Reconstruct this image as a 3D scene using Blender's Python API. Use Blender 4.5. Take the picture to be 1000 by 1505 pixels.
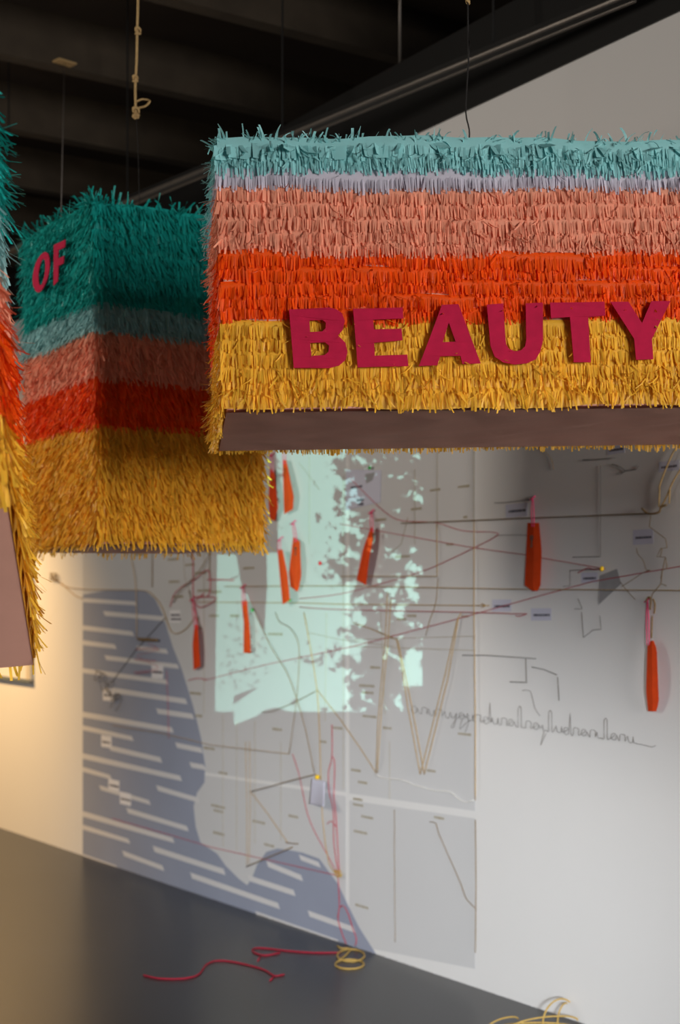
import bpy, bmesh, math, random
import numpy as np
from mathutils import Vector, Matrix

for o in list(bpy.data.objects):
    bpy.data.objects.remove(o)
scene = bpy.context.scene
C = scene.collection
R = math.radians
rng = np.random.default_rng(7)
random.seed(7)

# ------------------------------------------------------------------ camera
FPX, CX, HZ, EYE = 2150.0, 500.0, 910.0, 1.6
cam_d = bpy.data.cameras.new('camera')
cam = bpy.data.objects.new('camera', cam_d)
C.objects.link(cam)
cam.location = (0, 0, EYE)
cam.rotation_euler = (R(90), 0, 0)
cam_d.sensor_fit = 'VERTICAL'
cam_d.sensor_height = 36
cam_d.lens = FPX / 1505 * 36
cam_d.shift_y = (HZ - 752.5) / 1505
cam_d.clip_end = 200
cam_d.dof.use_dof = True
cam_d.dof.focus_distance = 3.55
cam_d.dof.aperture_fstop = 3.6
scene.camera = cam

# ------------------------------------------------------------------ world and exposure
w = bpy.data.worlds.new('world')
scene.world = w
w.use_nodes = True
w.node_tree.nodes['Background'].inputs[0].default_value = (0.75, 0.82, 1.0, 1)
w.node_tree.nodes['Background'].inputs[1].default_value = 0.085
scene.view_settings.view_transform = 'Standard'
scene.view_settings.look = 'None'
scene.view_settings.exposure = 0.0
scene.view_settings.gamma = 1.0
scene.view_settings.use_curve_mapping = False


def aim(o, target):
    d = Vector(target) - o.location
    o.rotation_euler = d.to_track_quat('-Z', 'Y').to_euler()


def lamp(name, kind, loc, target, energy, color, **kw):
    d = bpy.data.lights.new(name, kind)
    d.energy = energy
    d.color = color
    for k, v in kw.items():
        setattr(d, k, v)
    o = bpy.data.objects.new(name, d)
    C.objects.link(o)
    o.location = loc
    aim(o, target)
    return o


# daylight from a tall window in the left side of the hall
lamp('window_left_offscreen', 'AREA', (-5.8, 4.6, 3.0), (-0.4, 6.0, 1.8), 140, (1.0, 0.90, 0.78),
     shape='RECTANGLE', size=1.6, size_y=1.8)
# daylight from a window behind the camera, to the right
lamp('window_behind_offscreen', 'AREA', (5.0, -3.2, 2.2), (0.3, 3.6, 2.3), 440, (1.0, 0.95, 0.90),
     shape='RECTANGLE', size=2.4, size_y=1.8)
# spot added behind the camera for the cool pool low on the wall
wx_, wp_ = R(-0.3), R(9.5)
WS = (0.35, -5.0, 2.1)
lamp('low_wall_spot_offscreen', 'SPOT', WS, (WS[0] + math.sin(wx_) * math.cos(wp_), WS[1] + math.cos(wx_) * math.cos(wp_), WS[2] - math.sin(wp_)), 4700, (0.88, 0.94, 1.0),
     spot_size=R(19), spot_blend=1.0, shadow_soft_size=0.4)
# warm gallery lamp beyond the left edge, at the far end of the wall
lamp('warm_lamp_left_offscreen', 'SPOT', (-4.7, 10.2, 3.6), (-2.95, 11.7, 1.0), 880, (1.0, 0.62, 0.26),
     spot_size=R(95), spot_blend=0.9, shadow_soft_size=0.15)

# ------------------------------------------------------------------ materials
_m = {}


def mat(name, col, rough=0.7, var=0.06, scale=30.0, bump=0.0, metal=0.0, transl=0.0, island=0.0, spec=0.3, detail=4.0):
    """procedural material: base colour varied by noise, optional fine relief, optional per-strip variation"""
    if name in _m:
        return _m[name]
    m = bpy.data.materials.new(name)
    m.use_nodes = True
    nt = m.node_tree
    n = nt.nodes
    L = nt.links
    bs = n['Principled BSDF']
    bs.inputs['Roughness'].default_value = rough
    bs.inputs['Metallic'].default_value = metal
    bs.inputs['Specular IOR Level'].default_value = spec
    tc = n.new('ShaderNodeTexCoord')
    nz = n.new('ShaderNodeTexNoise')
    nz.inputs['Scale'].default_value = scale
    nz.inputs['Detail'].default_value = detail
    L.new(tc.outputs['Object'], nz.inputs['Vector'])
    mr = n.new('ShaderNodeMapRange')
    mr.inputs['From Min'].default_value = 0.25
    mr.inputs['From Max'].default_value = 0.75
    mr.inputs['To Min'].default_value = 1 - var
    mr.inputs['To Max'].default_value = 1 + var
    L.new(nz.outputs['Fac'], mr.inputs['Value'])
    hsv = n.new('ShaderNodeHueSaturation')
    hsv.inputs['Color'].default_value = (*col, 1)
    last = mr.outputs['Result']
    if island:
        geo = n.new('ShaderNodeNewGeometry')
        m2 = n.new('ShaderNodeMapRange')
        m2.inputs['To Min'].default_value = 1 - island
        m2.inputs['To Max'].default_value = 1 + island
        L.new(geo.outputs['Random Per Island'], m2.inputs['Value'])
        mu = n.new('ShaderNodeMath')
        mu.operation = 'MULTIPLY'
        L.new(last, mu.inputs[0])
        L.new(m2.outputs['Result'], mu.inputs[1])
        last = mu.outputs[0]
    L.new(last, hsv.inputs['Value'])
    L.new(hsv.outputs['Color'], bs.inputs['Base Color'])
    if bump:
        bp = n.new('ShaderNodeBump')
        bp.inputs['Strength'].default_value = bump
        bp.inputs['Distance'].default_value = 0.004
        L.new(nz.outputs['Fac'], bp.inputs['Height'])
        L.new(bp.outputs['Normal'], bs.inputs['Normal'])
    if transl:
        tr = n.new('ShaderNodeBsdfTranslucent')
        L.new(hsv.outputs['Color'], tr.inputs['Color'])
        mx = n.new('ShaderNodeMixShader')
        mx.inputs[0].default_value = transl
        L.new(bs.outputs[0], mx.inputs[1])
        L.new(tr.outputs[0], mx.inputs[2])
        L.new(mx.outputs[0], n['Material Output'].inputs['Surface'])
    _m[name] = m
    return m


def s2l(r, g, b):
    f = lambda v: (v / 255 / 12.92) if v / 255 <= 0.04045 else ((v / 255 + 0.055) / 1.055) ** 2.4
    return (f(r), f(g), f(b))


def paper(name, rgb):
    return mat('tissue_' + name, s2l(*rgb), rough=0.45, var=0.10, scale=14, transl=0.22, island=0.22, spec=0.4)


PAPER = {
    'teal': paper('teal', (30, 178, 170)),
    'light blue': paper('light_blue', (150, 212, 214)),
    'pale lavender': paper('pale_lavender', (205, 200, 214)),
    'pale blue': paper('pale_blue', (158, 206, 208)),
    'peach': paper('peach', (246, 168, 138)),
    'orange': paper('orange', (250, 92, 14)),
    'yellow': paper('yellow', (250, 196, 62)),
}
M_WALL = mat('wall_paint', s2l(226, 225, 224), rough=0.85, var=0.015, scale=1.5, bump=0.02)
M_FLOOR = mat('polished_concrete', s2l(40, 40, 42), rough=0.28, var=0.22, scale=1.6, spec=0.32, detail=8)
M_CEIL = mat('ceiling_black', s2l(44, 34, 26), rough=0.9, var=0.2, scale=2)
M_JOIST = mat('joist_paint', s2l(64, 55, 44), rough=0.8, var=0.2, scale=6)
M_BLACK = mat('black_paint', s2l(14, 13, 12), rough=0.6, var=0.1, scale=5)
M_RAIL = mat('dark_metal', s2l(96, 90, 84), rough=0.4, var=0.1, scale=8, metal=0.4)
M_FABRIC = mat('mauve_fabric', s2l(226, 168, 148), rough=0.9, var=0.05, scale=9, bump=0.25)
M_MAGENTA = mat('magenta_felt', s2l(186, 22, 66), rough=0.9, var=0.10, scale=40, bump=0.2)
M_TAG = mat('orange_felt', s2l(224, 72, 18), rough=0.9, var=0.08, scale=30, bump=0.2)
M_PINK = mat('pink_cord', s2l(240, 80, 130), rough=0.8)
M_RED = mat('red_yarn', s2l(190, 60, 74), rough=0.9)
M_REDF = mat('crimson_yarn', s2l(160, 32, 54), rough=0.9)
M_TWINE = mat('tan_twine', s2l(182, 152, 104), rough=0.95, var=0.2, scale=120)
M_TWINED = mat('brown_twine', s2l(136, 112, 78), rough=0.95, var=0.2, scale=120)
M_YTW = mat('yellow_twine', s2l(190, 158, 88), rough=0.95, var=0.15, scale=120)
M_GREY = mat('grey_wire', s2l(112, 106, 102), rough=0.6)
M_DARK = mat('dark_wire', s2l(26, 24, 24), rough=0.6)
M_WHITE = mat('white_string', s2l(232, 230, 224), rough=0.9)
M_SHEET = mat('map_paper', s2l(206, 206, 207), rough=0.8, var=0.012, scale=2)
M_SEA = mat('sea_print', s2l(150, 156, 174), rough=0.75, var=0.03, scale=3)
M_SEAL = mat('stripe_print', s2l(214, 212, 212), rough=0.75, var=0.01, scale=3)
M_WORD = mat('tan_print', s2l(170, 160, 138), rough=0.8)
M_INK = mat('dark_ink', s2l(84, 82, 96), rough=0.8)
M_CARD = mat('card_paper', s2l(206, 206, 222), rough=0.8, var=0.01)
M_CARDW = mat('white_card', s2l(232, 230, 232), rough=0.8, var=0.01)
M_METAL = mat('key_metal', s2l(150, 145, 130), rough=0.35, metal=0.9)
M_KEYD = mat('key_brass', s2l(120, 92, 50), rough=0.4, metal=0.7)
M_PINY = mat('yellow_pin', s2l(240, 196, 30), rough=0.4)
M_PINR = mat('red_pin', s2l(210, 30, 40), rough=0.4)
M_PING = mat('green_pin', s2l(40, 150, 60), rough=0.4)
M_FRAME = mat('shadow_line_grey', s2l(112, 120, 124), rough=0.6)
M_FRAMEW = mat('ivory_frame', s2l(206, 196, 178), rough=0.7)
M_TAPE = mat('grey_tape', s2l(160, 160, 162), rough=0.5)


# ------------------------------------------------------------------ object helpers
def link(name, me, m=None, parent=None):
    o = bpy.data.objects.new(name, me)
    C.objects.link(o)
    if m is not None:
        me.materials.append(m)
    if parent is not None:
        o.parent = parent
    return o


def tag(o, label=None, cat=None, group=None, kind=None):
    if label: o['label'] = label
    if cat: o['category'] = cat
    if group: o['group'] = group
    if kind: o['kind'] = kind
    return o


def empty(name, loc=(0, 0, 0)):
    o = bpy.data.objects.new(name, None)
    C.objects.link(o)
    o.location = loc
    return o


def pydata(name, v, f, m, parent=None, smooth=False):
    me = bpy.data.meshes.new(name)
    me.from_pydata([tuple(p) for p in v], [], f)
    me.update()
    if smooth:
        for p in me.polygons: p.use_smooth = True
    return link(name, me, m, parent)


def box_mesh(name, p0, p1, m, parent=None, M=None, bevel=0.0):
    """axis aligned box between two corners, optionally transformed by M"""
    bm = bmesh.new()
    bmesh.ops.create_cube(bm, size=1)
    a, b = Vector(p0), Vector(p1)
    for v in bm.verts:
        v.co = Vector(((v.co.x + .5) * (b.x - a.x) + a.x, (v.co.y + .5) * (b.y - a.y) + a.y, (v.co.z + .5) * (b.z - a.z) + a.z))
    if bevel:
        bmesh.ops.bevel(bm, geom=bm.edges[:], offset=bevel, segments=2, affect='EDGES', profile=0.5)
    if M is not None:
        bm.transform(M)
    bmesh.ops.recalc_face_normals(bm, faces=bm.faces)
    me = bpy.data.meshes.new(name)
    bm.to_mesh(me)
    bm.free()
    return link(name, me, m, parent)


def smooth_path(pts, sub=4):
    """Catmull-Rom through the points"""
    P = [Vector(p) for p in pts]
    if len(P) < 3: return P
    out = []
    for i in range(len(P) - 1):
        p0 = P[max(i - 1, 0)]; p1 = P[i]; p2 = P[i + 1]; p3 = P[min(i + 2, len(P) - 1)]
        for k in range(sub):
            t = k / sub
            out.append(0.5 * ((2 * p1) + (p2 - p0) * t + (2 * p0 - 5 * p1 + 4 * p2 - p3) * t * t + (3 * p1 - p0 - 3 * p2 + p3) * t ** 3))
    out.append(P[-1])
    return out


def tube_data(paths, r, sides=5):
    V, F = [], []
    for pts in paths:
        n = len(pts)
        base = len(V)
        for i, p in enumerate(pts):
            t = (pts[min(i + 1, n - 1)] - pts[max(i - 1, 0)])
            if t.length < 1e-9: t = Vector((0, 0, 1))
            t.normalize()
            a = t.cross(Vector((-.8355, -.5495, 0.13)))
            if a.length < 1e-4: a = t.cross(Vector((0, 0, 1)))
            a.normalize()
            b = t.cross(a)
            for k in range(sides):
                an = 2 * math.pi * k / sides
                V.append(p + (a * math.cos(an) + b * math.sin(an)) * r)
        for i in range(n - 1):
            for k in range(sides):
                k2 = (k + 1) % sides
                F.append((base + i * sides + k, base + i * sides + k2, base + (i + 1) * sides + k2, base + (i + 1) * sides + k))
        F.append(tuple(base + k for k in range(sides))[::-1])
        F.append(tuple(base + (n - 1) * sides + k for k in range(sides)))
    return V, F


def tube(name, pts, r, m, parent=None, sub=4, sides=5, extra=()):
    paths = [smooth_path(pts, sub)] + [smooth_path(e, sub) for e in extra]
    V, F = tube_data(paths, r, sides)
    return pydata(name, V, F, m, parent, smooth=True)


# ------------------------------------------------------------------ rays of the photograph onto real planes
def ray(px, py):
    return Vector(((px - CX) / FPX, 1.0, (HZ - py) / FPX))


EY = Vector((0, 0, EYE))
U = Vector((-1414, 2150, 0)).normalized()         # along the wall, away from the camera
N = Vector((-U.y, U.x, 0))                        # out of the wall, into the room
V_IN = -N
WC = 3.985                                        # distance of the wall from the eye
WALL0 = V_IN * WC


def W(px, py, off=0.0):
    """the place on the wall (off = distance in front of it)"""
    d = ray(px, py)
    return EY + d * ((WC - off) / d.dot(V_IN))


def FL(px, py, z=0.0):
    d = ray(px, py)
    return EY + d * ((z - EYE) / d.z)


def D(px, py, depth):
    return EY + ray(px, py) * depth


WM = Matrix(((U.x, 0, N.x, WALL0.x), (U.y, 0, N.y, WALL0.y), (0, 1, 0, 0), (0, 0, 0, 1)))  # wall frame: along, up, out


def WL(px, py):
    p = W(px, py) - WALL0
    return (p.dot(U), p.z)


# ------------------------------------------------------------------ the setting
pydata('floor', [(-30, -12, 0), (12, -12, 0), (12, 40, 0), (-30, 40, 0)], [(0, 1, 2, 3)], M_FLOOR)['kind'] = 'structure'

WALL_H = 3.825
wall = box_mesh('wall_right', (-8, -0.02, -0.2), (30, WALL_H, 0), M_WALL, M=WM)
wall['kind'] = 'structure'
# black fascia that closes the wall above
fa = box_mesh('trim_1', (-8, WALL_H, -0.2), (30, 4.19, 0.012), M_BLACK, M=WM)
fa['kind'] = 'structure'
ceil = box_mesh('ceiling', (-30, -12, 5.1), (12, 40, 5.2), M_CEIL)
ceil['kind'] = 'structure'
# joists, each running square to the wall under the ceiling
JW, JZ = 0.05, 4.8
ju = (D(200, 127, 3.2 * FPX / (910 - 127)) - WALL0).dot(U)
for k in range(-6, 8):
    c = ju + 1.19 * k
    box_mesh('joist', (c - JW, JZ, -6), (c + JW, 5.1, 14), M_JOIST, parent=ceil, M=WM)

# ------------------------------------------------------------------ fringe builder
def strands(P, T, O, ln, wd, sway, f0, f1, tw, seg=3):
    """ribbons hanging from P; f0 -> f0+f1 is the angle away from straight down; returns verts, faces"""
    n = len(P)
    S = seg + 1
    down = np.array([0, 0, -1.0])
    cen = np.zeros((n, S, 3))
    cen[:, 0] = P
    for k in range(seg):
        t = (k + 0.5) / seg
        ph = f0 + f1 * t
        st = down[None] * np.cos(ph)[:, None] + O * np.sin(ph)[:, None] + T * np.tan(sway * (0.4 + t))[:, None]
        st /= np.linalg.norm(st, axis=1)[:, None]
        cen[:, k + 1] = cen[:, k] + st * (ln / seg)[:, None]
    V = np.zeros((n, S, 2, 3))
    for k in range(S):
        t = k / seg
        a = tw * (0.3 + t)
        wv = T * np.cos(a)[:, None] + O * np.sin(a)[:, None]
        hw = (wd * 0.5 * (1.0 - 0.1 * t))[:, None]
        V[:, k, 0] = cen[:, k] - wv * hw
        V[:, k, 1] = cen[:, k] + wv * hw
    idx = (np.arange(n) * S * 2)[:, None, None] + (np.arange(seg) * 2)[None, :, None] + np.array([0, 1, 3, 2])[None, None, :]
    return V.reshape(-1, 3), idx.reshape(-1, 4)


def np_mesh(name, V, F, m, parent, smooth=True):
    me = bpy.data.meshes.new(name)
    nv, nf = len(V), len(F)
    me.vertices.add(nv)
    me.vertices.foreach_set('co', np.ascontiguousarray(V, dtype=np.float32).ravel())
    me.loops.add(nf * 4)
    me.loops.foreach_set('vertex_index', np.ascontiguousarray(F, dtype=np.int32).ravel())
    me.polygons.add(nf)
    me.polygons.foreach_set('loop_start', np.arange(nf, dtype=np.int32) * 4)
    me.polygons.foreach_set('use_smooth', np.ones(nf, dtype=bool) if smooth else np.zeros(nf, dtype=bool))
    me.update(calc_edges=True)
    me.validate()
    return link(name, me, m, parent)


def face_frames(wd, dp):
    return {'F': ((-wd / 2, -dp / 2), (1, 0), (0, -1), wd), 'R': ((wd / 2, -dp / 2), (0, 1), (1, 0), dp),
            'B': ((wd / 2, dp / 2), (-1, 0), (0, 1), wd), 'L': ((-wd / 2, dp / 2), (0, -1), (-1, 0), dp)}


def tissue_row(root, size, colour, ztop, sh, ln, sp, width, faces='FLBR', fine='FL', flare=0.22, mess=0.06, wave=0.004,
               sway=0.16, wild=1.0, seg=3, curl=0.25, extra_wide=0.0, spread=0.12, slant=0.0):
    wd, dp, _ = size
    fr = face_frames(wd, dp)
    m = PAPER[colour]
    SV, SF = [], []
    Ps, Ts, Os = [], [], []
    for f in faces:
        (sx, sy), t, o, L = fr[f]
        ph = rng.uniform(0, 6.28, 3)
        if slant and ztop - sh - ln * 0.8 < slant and f in 'LR':          # side faces end on the sloping edge
            cut = L * (1 - max(ztop - sh - ln * 0.8, 0.012) / slant)
            if f == 'R': sx, sy = sx + t[0] * cut, sy + t[1] * cut
            L = L - cut
        wv = lambda s: wave * (np.sin(s * 7 + ph[0]) + 0.6 * np.sin(s * 19 + ph[1]) + 0.3 * np.sin(s * 43 + ph[2]))
        # solid upper band of the strip
        k = max(int(L / 0.03), 4)
        s = np.linspace(-0.006, L + 0.006, k + 1)
        b0 = len(SV)
        for q in range(k + 1):
            zz = ztop + wv(s[q])
            oo = 0.004 + 0.002 * random.random()
            x, y = sx + t[0] * s[q], sy + t[1] * s[q]
            SV.append((x + o[0] * 0.003, y + o[1] * 0.003, zz))
            SV.append((x + o[0] * (oo + 0.004), y + o[1] * (oo + 0.004), zz - sh))
            SV.append((x + o[0] * 0.0022, y + o[1] * 0.0022, zz - sh - ln * (0.75 if zz - sh - ln * 0.75 > 0 else 0.3)))
            if q:
                a_ = b0 + 3 * q
                SF.append((a_ - 3, a_ - 2, a_ + 1, a_))
                SF.append((a_ - 2, a_ - 1, a_ + 2, a_ + 1))
        spc = sp if f in fine else sp * 2.2
        n = int(L / spc)
        s = -0.008 + (np.arange(n) + rng.uniform(-0.45, 0.45, n)) * (L + 0.016) / n
        z = ztop - sh + 0.004 + wv(s) + rng.normal(0, 0.0012, n)
        oo = 0.005 + rng.uniform(0, 0.003, n)
        P = np.stack([sx + t[0] * s + o[0] * oo, sy + t[1] * s + o[1] * oo, z], 1)
        O3 = np.repeat(np.array([[o[0], o[1], 0.0]]), n, 0)
        T3 = np.repeat(np.array([[t[0], t[1], 0.0]]), n, 0)
        # near the corners the paper splays outwards
        e0 = np.clip(1 - s / 0.03, 0, 1)[:, None] * rng.uniform(0, 1, n)[:, None]
        e1 = np.clip(1 - (L - s) / 0.03, 0, 1)[:, None] * rng.uniform(0, 1, n)[:, None]
        O3 = O3 - T3 * e0 * 0.8 + T3 * e1 * 0.8
        O3 /= np.linalg.norm(O3, axis=1)[:, None]
        Ps.append(P); Ts.append(T3); Os.append(O3)
    strip = pydata('tissue_strip', SV, SF, m, root, smooth=True)
    strip['label'] = colour + ' fringed tissue strip'
    P = np.concatenate(Ps); T = np.concatenate(Ts); O = np.concatenate(Os)
    n = len(P)
    # neighbouring strips of a clump lean the same way
    cl = np.sin(P[:, 0] * 61 + P[:, 1] * 47 + rng.uniform(0, 6)) * np.sin(P[:, 0] * 23 - P[:, 1] * 31 + rng.uniform(0, 6))
    sw = cl * sway + rng.normal(0, sway * 0.6, n)
    f0 = flare + np.abs(rng.normal(0, spread, n))
    f1 = rng.normal(curl * 0.2, curl, n)
    lens = ln * rng.uniform(0.8, 1.1, n)
    wid = width * rng.uniform(0.75, 1.15, n)
    mk = rng.random(n) < mess * (0.4 + 1.2 * np.clip(cl + 0.4, 0, 1.4))
    f0[mk] += rng.uniform(0.2, 1.1, mk.sum()) * wild
    f1[mk] += rng.uniform(-1.2, 0.8, mk.sum()) * wild
    sw[mk] += rng.normal(0, 0.55, mk.sum()) * wild
    sw = np.clip(sw, -0.95, 0.95)
    if extra_wide:
        ek = rng.random(n) < extra_wide
        wid[ek] *= rng.uniform(2.5, 5, ek.sum())
    tw = rng.normal(0, 0.45, n)
    V, F = strands(P, T, O, lens, wid, sw, f0, f1, tw, seg)
    fr_o = np_mesh('fringe', V, F, m, strip)
    fr_o['kind'] = 'stuff'
    return strip


def tufts(root, colour, pts, outs, ln, width, name='tuft'):
    """loose upright bits of tissue along an upper edge, one clump of strips"""
    n = len(pts)
    P = np.array(pts); O = np.array(outs, dtype=float)
    O[:, 2] = 0
    O /= np.linalg.norm(O, axis=1)[:, None]
    T = np.stack([-O[:, 1], O[:, 0], np.zeros(n)], 1)
    V, F = strands(P, T, O, ln * rng.uniform(0.5, 1.3, n), width * rng.uniform(0.6, 1.3, n), rng.normal(0, 0.45, n).clip(-.9, .9),
                   rng.uniform(1.7, 3.0, n), rng.normal(-0.3, 0.9, n), rng.normal(0, 1.0, n), 4)
    o = np_mesh(name, V, F, PAPER[colour], root)
    o['kind'] = 'stuff'
    o['label'] = colour + ' loose tissue ends along the upper edge'
    return o


def pinata(name, label, corner, yaw, roll, size):
    """root at the middle of the base; corner = world place of the front left bottom corner"""
    root = empty(name)
    Rm = Matrix.Rotation(yaw, 4, 'Z') @ Matrix.Rotation(roll, 4, 'Y')
    wd, dp, h = size
    off = Rm @ Vector((-wd / 2, -dp / 2, 0))
    root.matrix_world = Matrix.Translation(Vector(corner) - off) @ Rm
    tag(root, label, 'pinata', 'fringed paper box pinatas hanging from the ceiling')
    return root, Matrix.Translation(Vector(corner) - off) @ Rm


def face_hit(M, px, py, axis, val):
    """local coordinates of the photograph's point on the plane local[axis] = val"""
    Mi = M.inverted()
    a = Mi @ EY
    d = Mi.to_3x3() @ ray(px, py)
    t = (val - a[axis]) / d[axis]
    return a + d * t


def letter(root, M, outlines, axis, val, thick, m, label):
    """felt letter cut from sheet: outline polygons (with holes) on a face of the box"""
    cu = bpy.data.curves.new('letter', 'CURVE')
    cu.dimensions = '2D'
    cu.fill_mode = 'BOTH'
    cu.extrude = thick / 2
    oth = 0 if axis == 1 else 1
    for pl in outlines:
        sp = cu.splines.new('POLY')
        # densify so that the sheet can ripple
        q = []
        for i in range(len(pl)):
            a, b = pl[i], pl[(i + 1) % len(pl)]
            k = max(1, int(math.hypot(b[0] - a[0], b[1] - a[1]) / 8))
            for j in range(k):
                q.append((a[0] + (b[0] - a[0]) * j / k, a[1] + (b[1] - a[1]) * j / k))
        sp.points.add(len(q) - 1)
        for i, (x, y) in enumerate(q):
            h = face_hit(M, x, y, axis, val)
            sp.points[i].co = (h[oth], h.z, 0, 1)
        sp.use_cyclic_u = True
    ob = bpy.data.objects.new('letter_curve', cu)
    C.objects.link(ob)
    dg = bpy.context.evaluated_depsgraph_get()
    me = bpy.data.meshes.new_from_object(ob.evaluated_get(dg))
    bpy.data.objects.remove(ob)
    for v in me.vertices:
        x, z, e = v.co
        rip = 0.0015 * math.sin(x * 38 + z * 21)
        c = Vector((0, 0, z))
        c[oth] = x
        c[axis] = val + (e + rip) * (-1)
        v.co = c
    me.name = 'letter'
    me.materials.clear()
    o = link('letter', me, m, root)
    o['label'] = label
    return o


def rounded(pl, times=2):
    for _ in range(times):
        q = []
        for i in range(len(pl)):
            a, b = pl[i], pl[(i + 1) % len(pl)]
            q.append((a[0] * .75 + b[0] * .25, a[1] * .75 + b[1] * .25))
            q.append((a[0] * .25 + b[0] * .75, a[1] * .25 + b[1] * .75))
        pl = q
    return pl


# ------------------------------------------------------------------ the long box that reads BEAUTY
S1 = (1.42, 0.80, 0.652)
r1, M1 = pinata('fringed_box_pinata', 'long fringed paper box striped blue, peach, orange and yellow, reading BEAUTY',
                D(333, 606, 3.5), R(6.05), R(-1.5), S1)
Z1 = lambda py: S1[2] - (py - 203) / (606 - 203) * S1[2]     # photo row -> height on the front face


def fabric_bottom(root, size, amp=0.6):
    """underside cloth, stretched with shallow wrinkles"""
    wd, dp, h = size
    nx, ny = 60, 30
    V, F = [], []
    for j in range(ny + 1):
        for i in range(nx + 1):
            x, y = -wd / 2 + wd * i / nx, -dp / 2 + dp * j / ny
            e = min(i, nx - i) / nx * wd
            g = min(j, ny - j) / ny * dp
            k = min(1, min(e, g) / 0.08)
            z = 0.004 * math.sin(x * 9 + y * 13) * math.sin(y * 7 - x * 4)
            dd = (x - 0.25) * 0.8 + (y + 0.05) * 0.6
            z += 0.007 * math.exp(-(dd / 0.02) ** 2) + 0.004 * math.exp(-((dd - 0.11) / 0.025) ** 2)
            z += 0.003 * math.sin(x * 30 + 3 * math.sin(y * 9))
            V.append((x, y, k * z * amp - 0.001))
            if i and j:
                a = j * (nx + 1) + i
                F.append((a, a - nx - 1, a - nx - 2, a - 1))
    o = pydata('underside_cloth', V, F, M_FABRIC, root, smooth=True)
    o['label'] = 'mauve cloth underside'
    return o


box_mesh('box_body', (-S1[0] / 2, -S1[1] / 2, 0.006), (S1[0] / 2, S1[1] / 2, S1[2] - 0.004), M_FABRIC, r1, bevel=0.004)
fabric_bottom(r1, S1)
rows1 = [('light blue', 198, 14, 24, dict(mess=0.16, width=0.010, sp=0.0065, extra_wide=0.22, flare=0.15)),
         ('light blue', 214, 8, 28, dict(mess=0.24)),
         ('light blue', 228, 5, 27, dict(mess=0.20)),
         ('pale lavender', 240, 17, 27, dict(mess=0.03, sway=0.05, flare=0.12)),
         ('peach', 271, 7, 26, dict(mess=0.06)), ('peach', 292, 7, 26, dict(mess=0.06, wave=0.001)), ('peach', 313, 9, 26, dict(mess=0.10)),
         ('peach', 333, 7, 26, dict(mess=0.12)), ('peach', 350, 5, 25, dict(mess=0.14, wave=0.007)),
         ('orange', 366, 9, 26, dict(mess=0.05, wave=0.006)), ('orange', 388, 7, 25, dict(mess=0.06)), ('orange', 409, 7, 25, dict(mess=0.06)),
         ('orange', 430, 7, 25, dict(mess=0.06)), ('orange', 449, 5, 26, dict(mess=0.08, wave=0.007)),
         ('yellow', 467, 7, 27, dict(mess=0.05, wave=0.006)), ('yellow', 489, 6, 26, dict(mess=0.05)), ('yellow', 510, 6, 27, dict(mess=0.05)),
         ('yellow', 531, 7, 29, dict(mess=0.08)), ('yellow', 548, 6, 34, dict(mess=0.32, sway=0.16)), ('yellow', 571, 5, 36, dict(mess=0.36, sway=0.18)),
         ('yellow', 587, 5, 24, dict(mess=0.3, faces='LBR', fine='LB', flare=0.05))]
px1 = 0.652 / 403
for (c, y, sh, ln, kw) in rows1:
    a = dict(sp=0.0036, width=0.0050, fine='FL', sway=0.09, spread=0.07, curl=0.16, flare=0.16)
    a.update(kw)
    tissue_row(r1, S1, c, Z1(y), sh * px1, ln * px1, **a)
# loose ends along the upper edge
pts, outs = [], []
for i in range(240):
    x = random.uniform(-S1[0] / 2, S1[0] / 2)
    if random.random() < 0.45: x = random.choice([-0.38, -0.27, 0.0, 0.22, 0.42]) + random.gauss(0, 0.06) - 0.15
    x = max(-S1[0] / 2, x)
    pts.append((x, -S1[1] / 2 + random.uniform(-0.006, 0.02), S1[2] - random.uniform(0, 0.012)))
    outs.append((random.uniform(-.6, .6), -1 if random.random() < .7 else 1, 0))
for i in range(60):
    pts.append((-S1[0] / 2 + random.uniform(-0.006, 0.02), random.uniform(-S1[1] / 2, -S1[1] / 2 + 0.3) if i % 2 else -S1[1] / 2 + random.uniform(0, 0.03), S1[2] - random.uniform(0, 0.03)))
    outs.append((-1, random.uniform(-.7, .4), 0))
tufts(r1, 'light blue', pts, outs, 0.036, 0.006)

VAL1 = -S1[1] / 2 - 0.030
LET = {
    'B': [[(425, 455), (432, 541), (484, 541), (499, 537), (508, 529), (511, 518), (508, 504), (497, 493), (504, 485), (507, 472), (503, 461), (495, 455), (484, 452)],
          [(455, 471), (474, 470), (479, 474), (479, 482), (474, 487), (456, 488)], [(456, 504), (478, 503), (484, 508), (483, 517), (477, 522), (458, 523)]],
    'E': [[(519, 454), (592, 452), (593, 468), (548.5, 470), (550, 484), (590.6, 483), (592, 500), (550, 504), (551, 523), (599, 521), (600.6, 538), (526, 540)]],
    'A': [[(616, 538), (650, 448), (674, 447), (707, 534), (680, 535), (677, 523), (647, 524), (643, 537)], [(651, 503), (670, 502), (660, 474)]],
    'U': [[(715.6, 448), (740, 446), (742.6, 491), (744, 506), (748, 513), (757, 516.5), (766, 515), (772, 509), (774, 500), (773, 446), (798, 445), (798.5, 500), (795, 516), (788, 528), (775, 534), (757, 536), (740, 533), (727, 524), (721, 508)]],
    'T': [[(808.5, 445), (888.4, 443.7), (890, 464), (865, 466), (868.6, 532.6), (843.4, 532.6), (838, 466), (810, 468)]],
    'Y': [[(897.4, 444), (924, 443.7), (944, 475), (958, 442.6), (985.6, 442.6), (958.6, 498.4), (960.4, 528), (935, 529), (932, 498)]],
}
for ch, ol in LET.items():
    letter(r1, M1, ol, 1, VAL1, 0.003, M_MAGENTA, 'magenta felt letter ' + ch)

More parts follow.
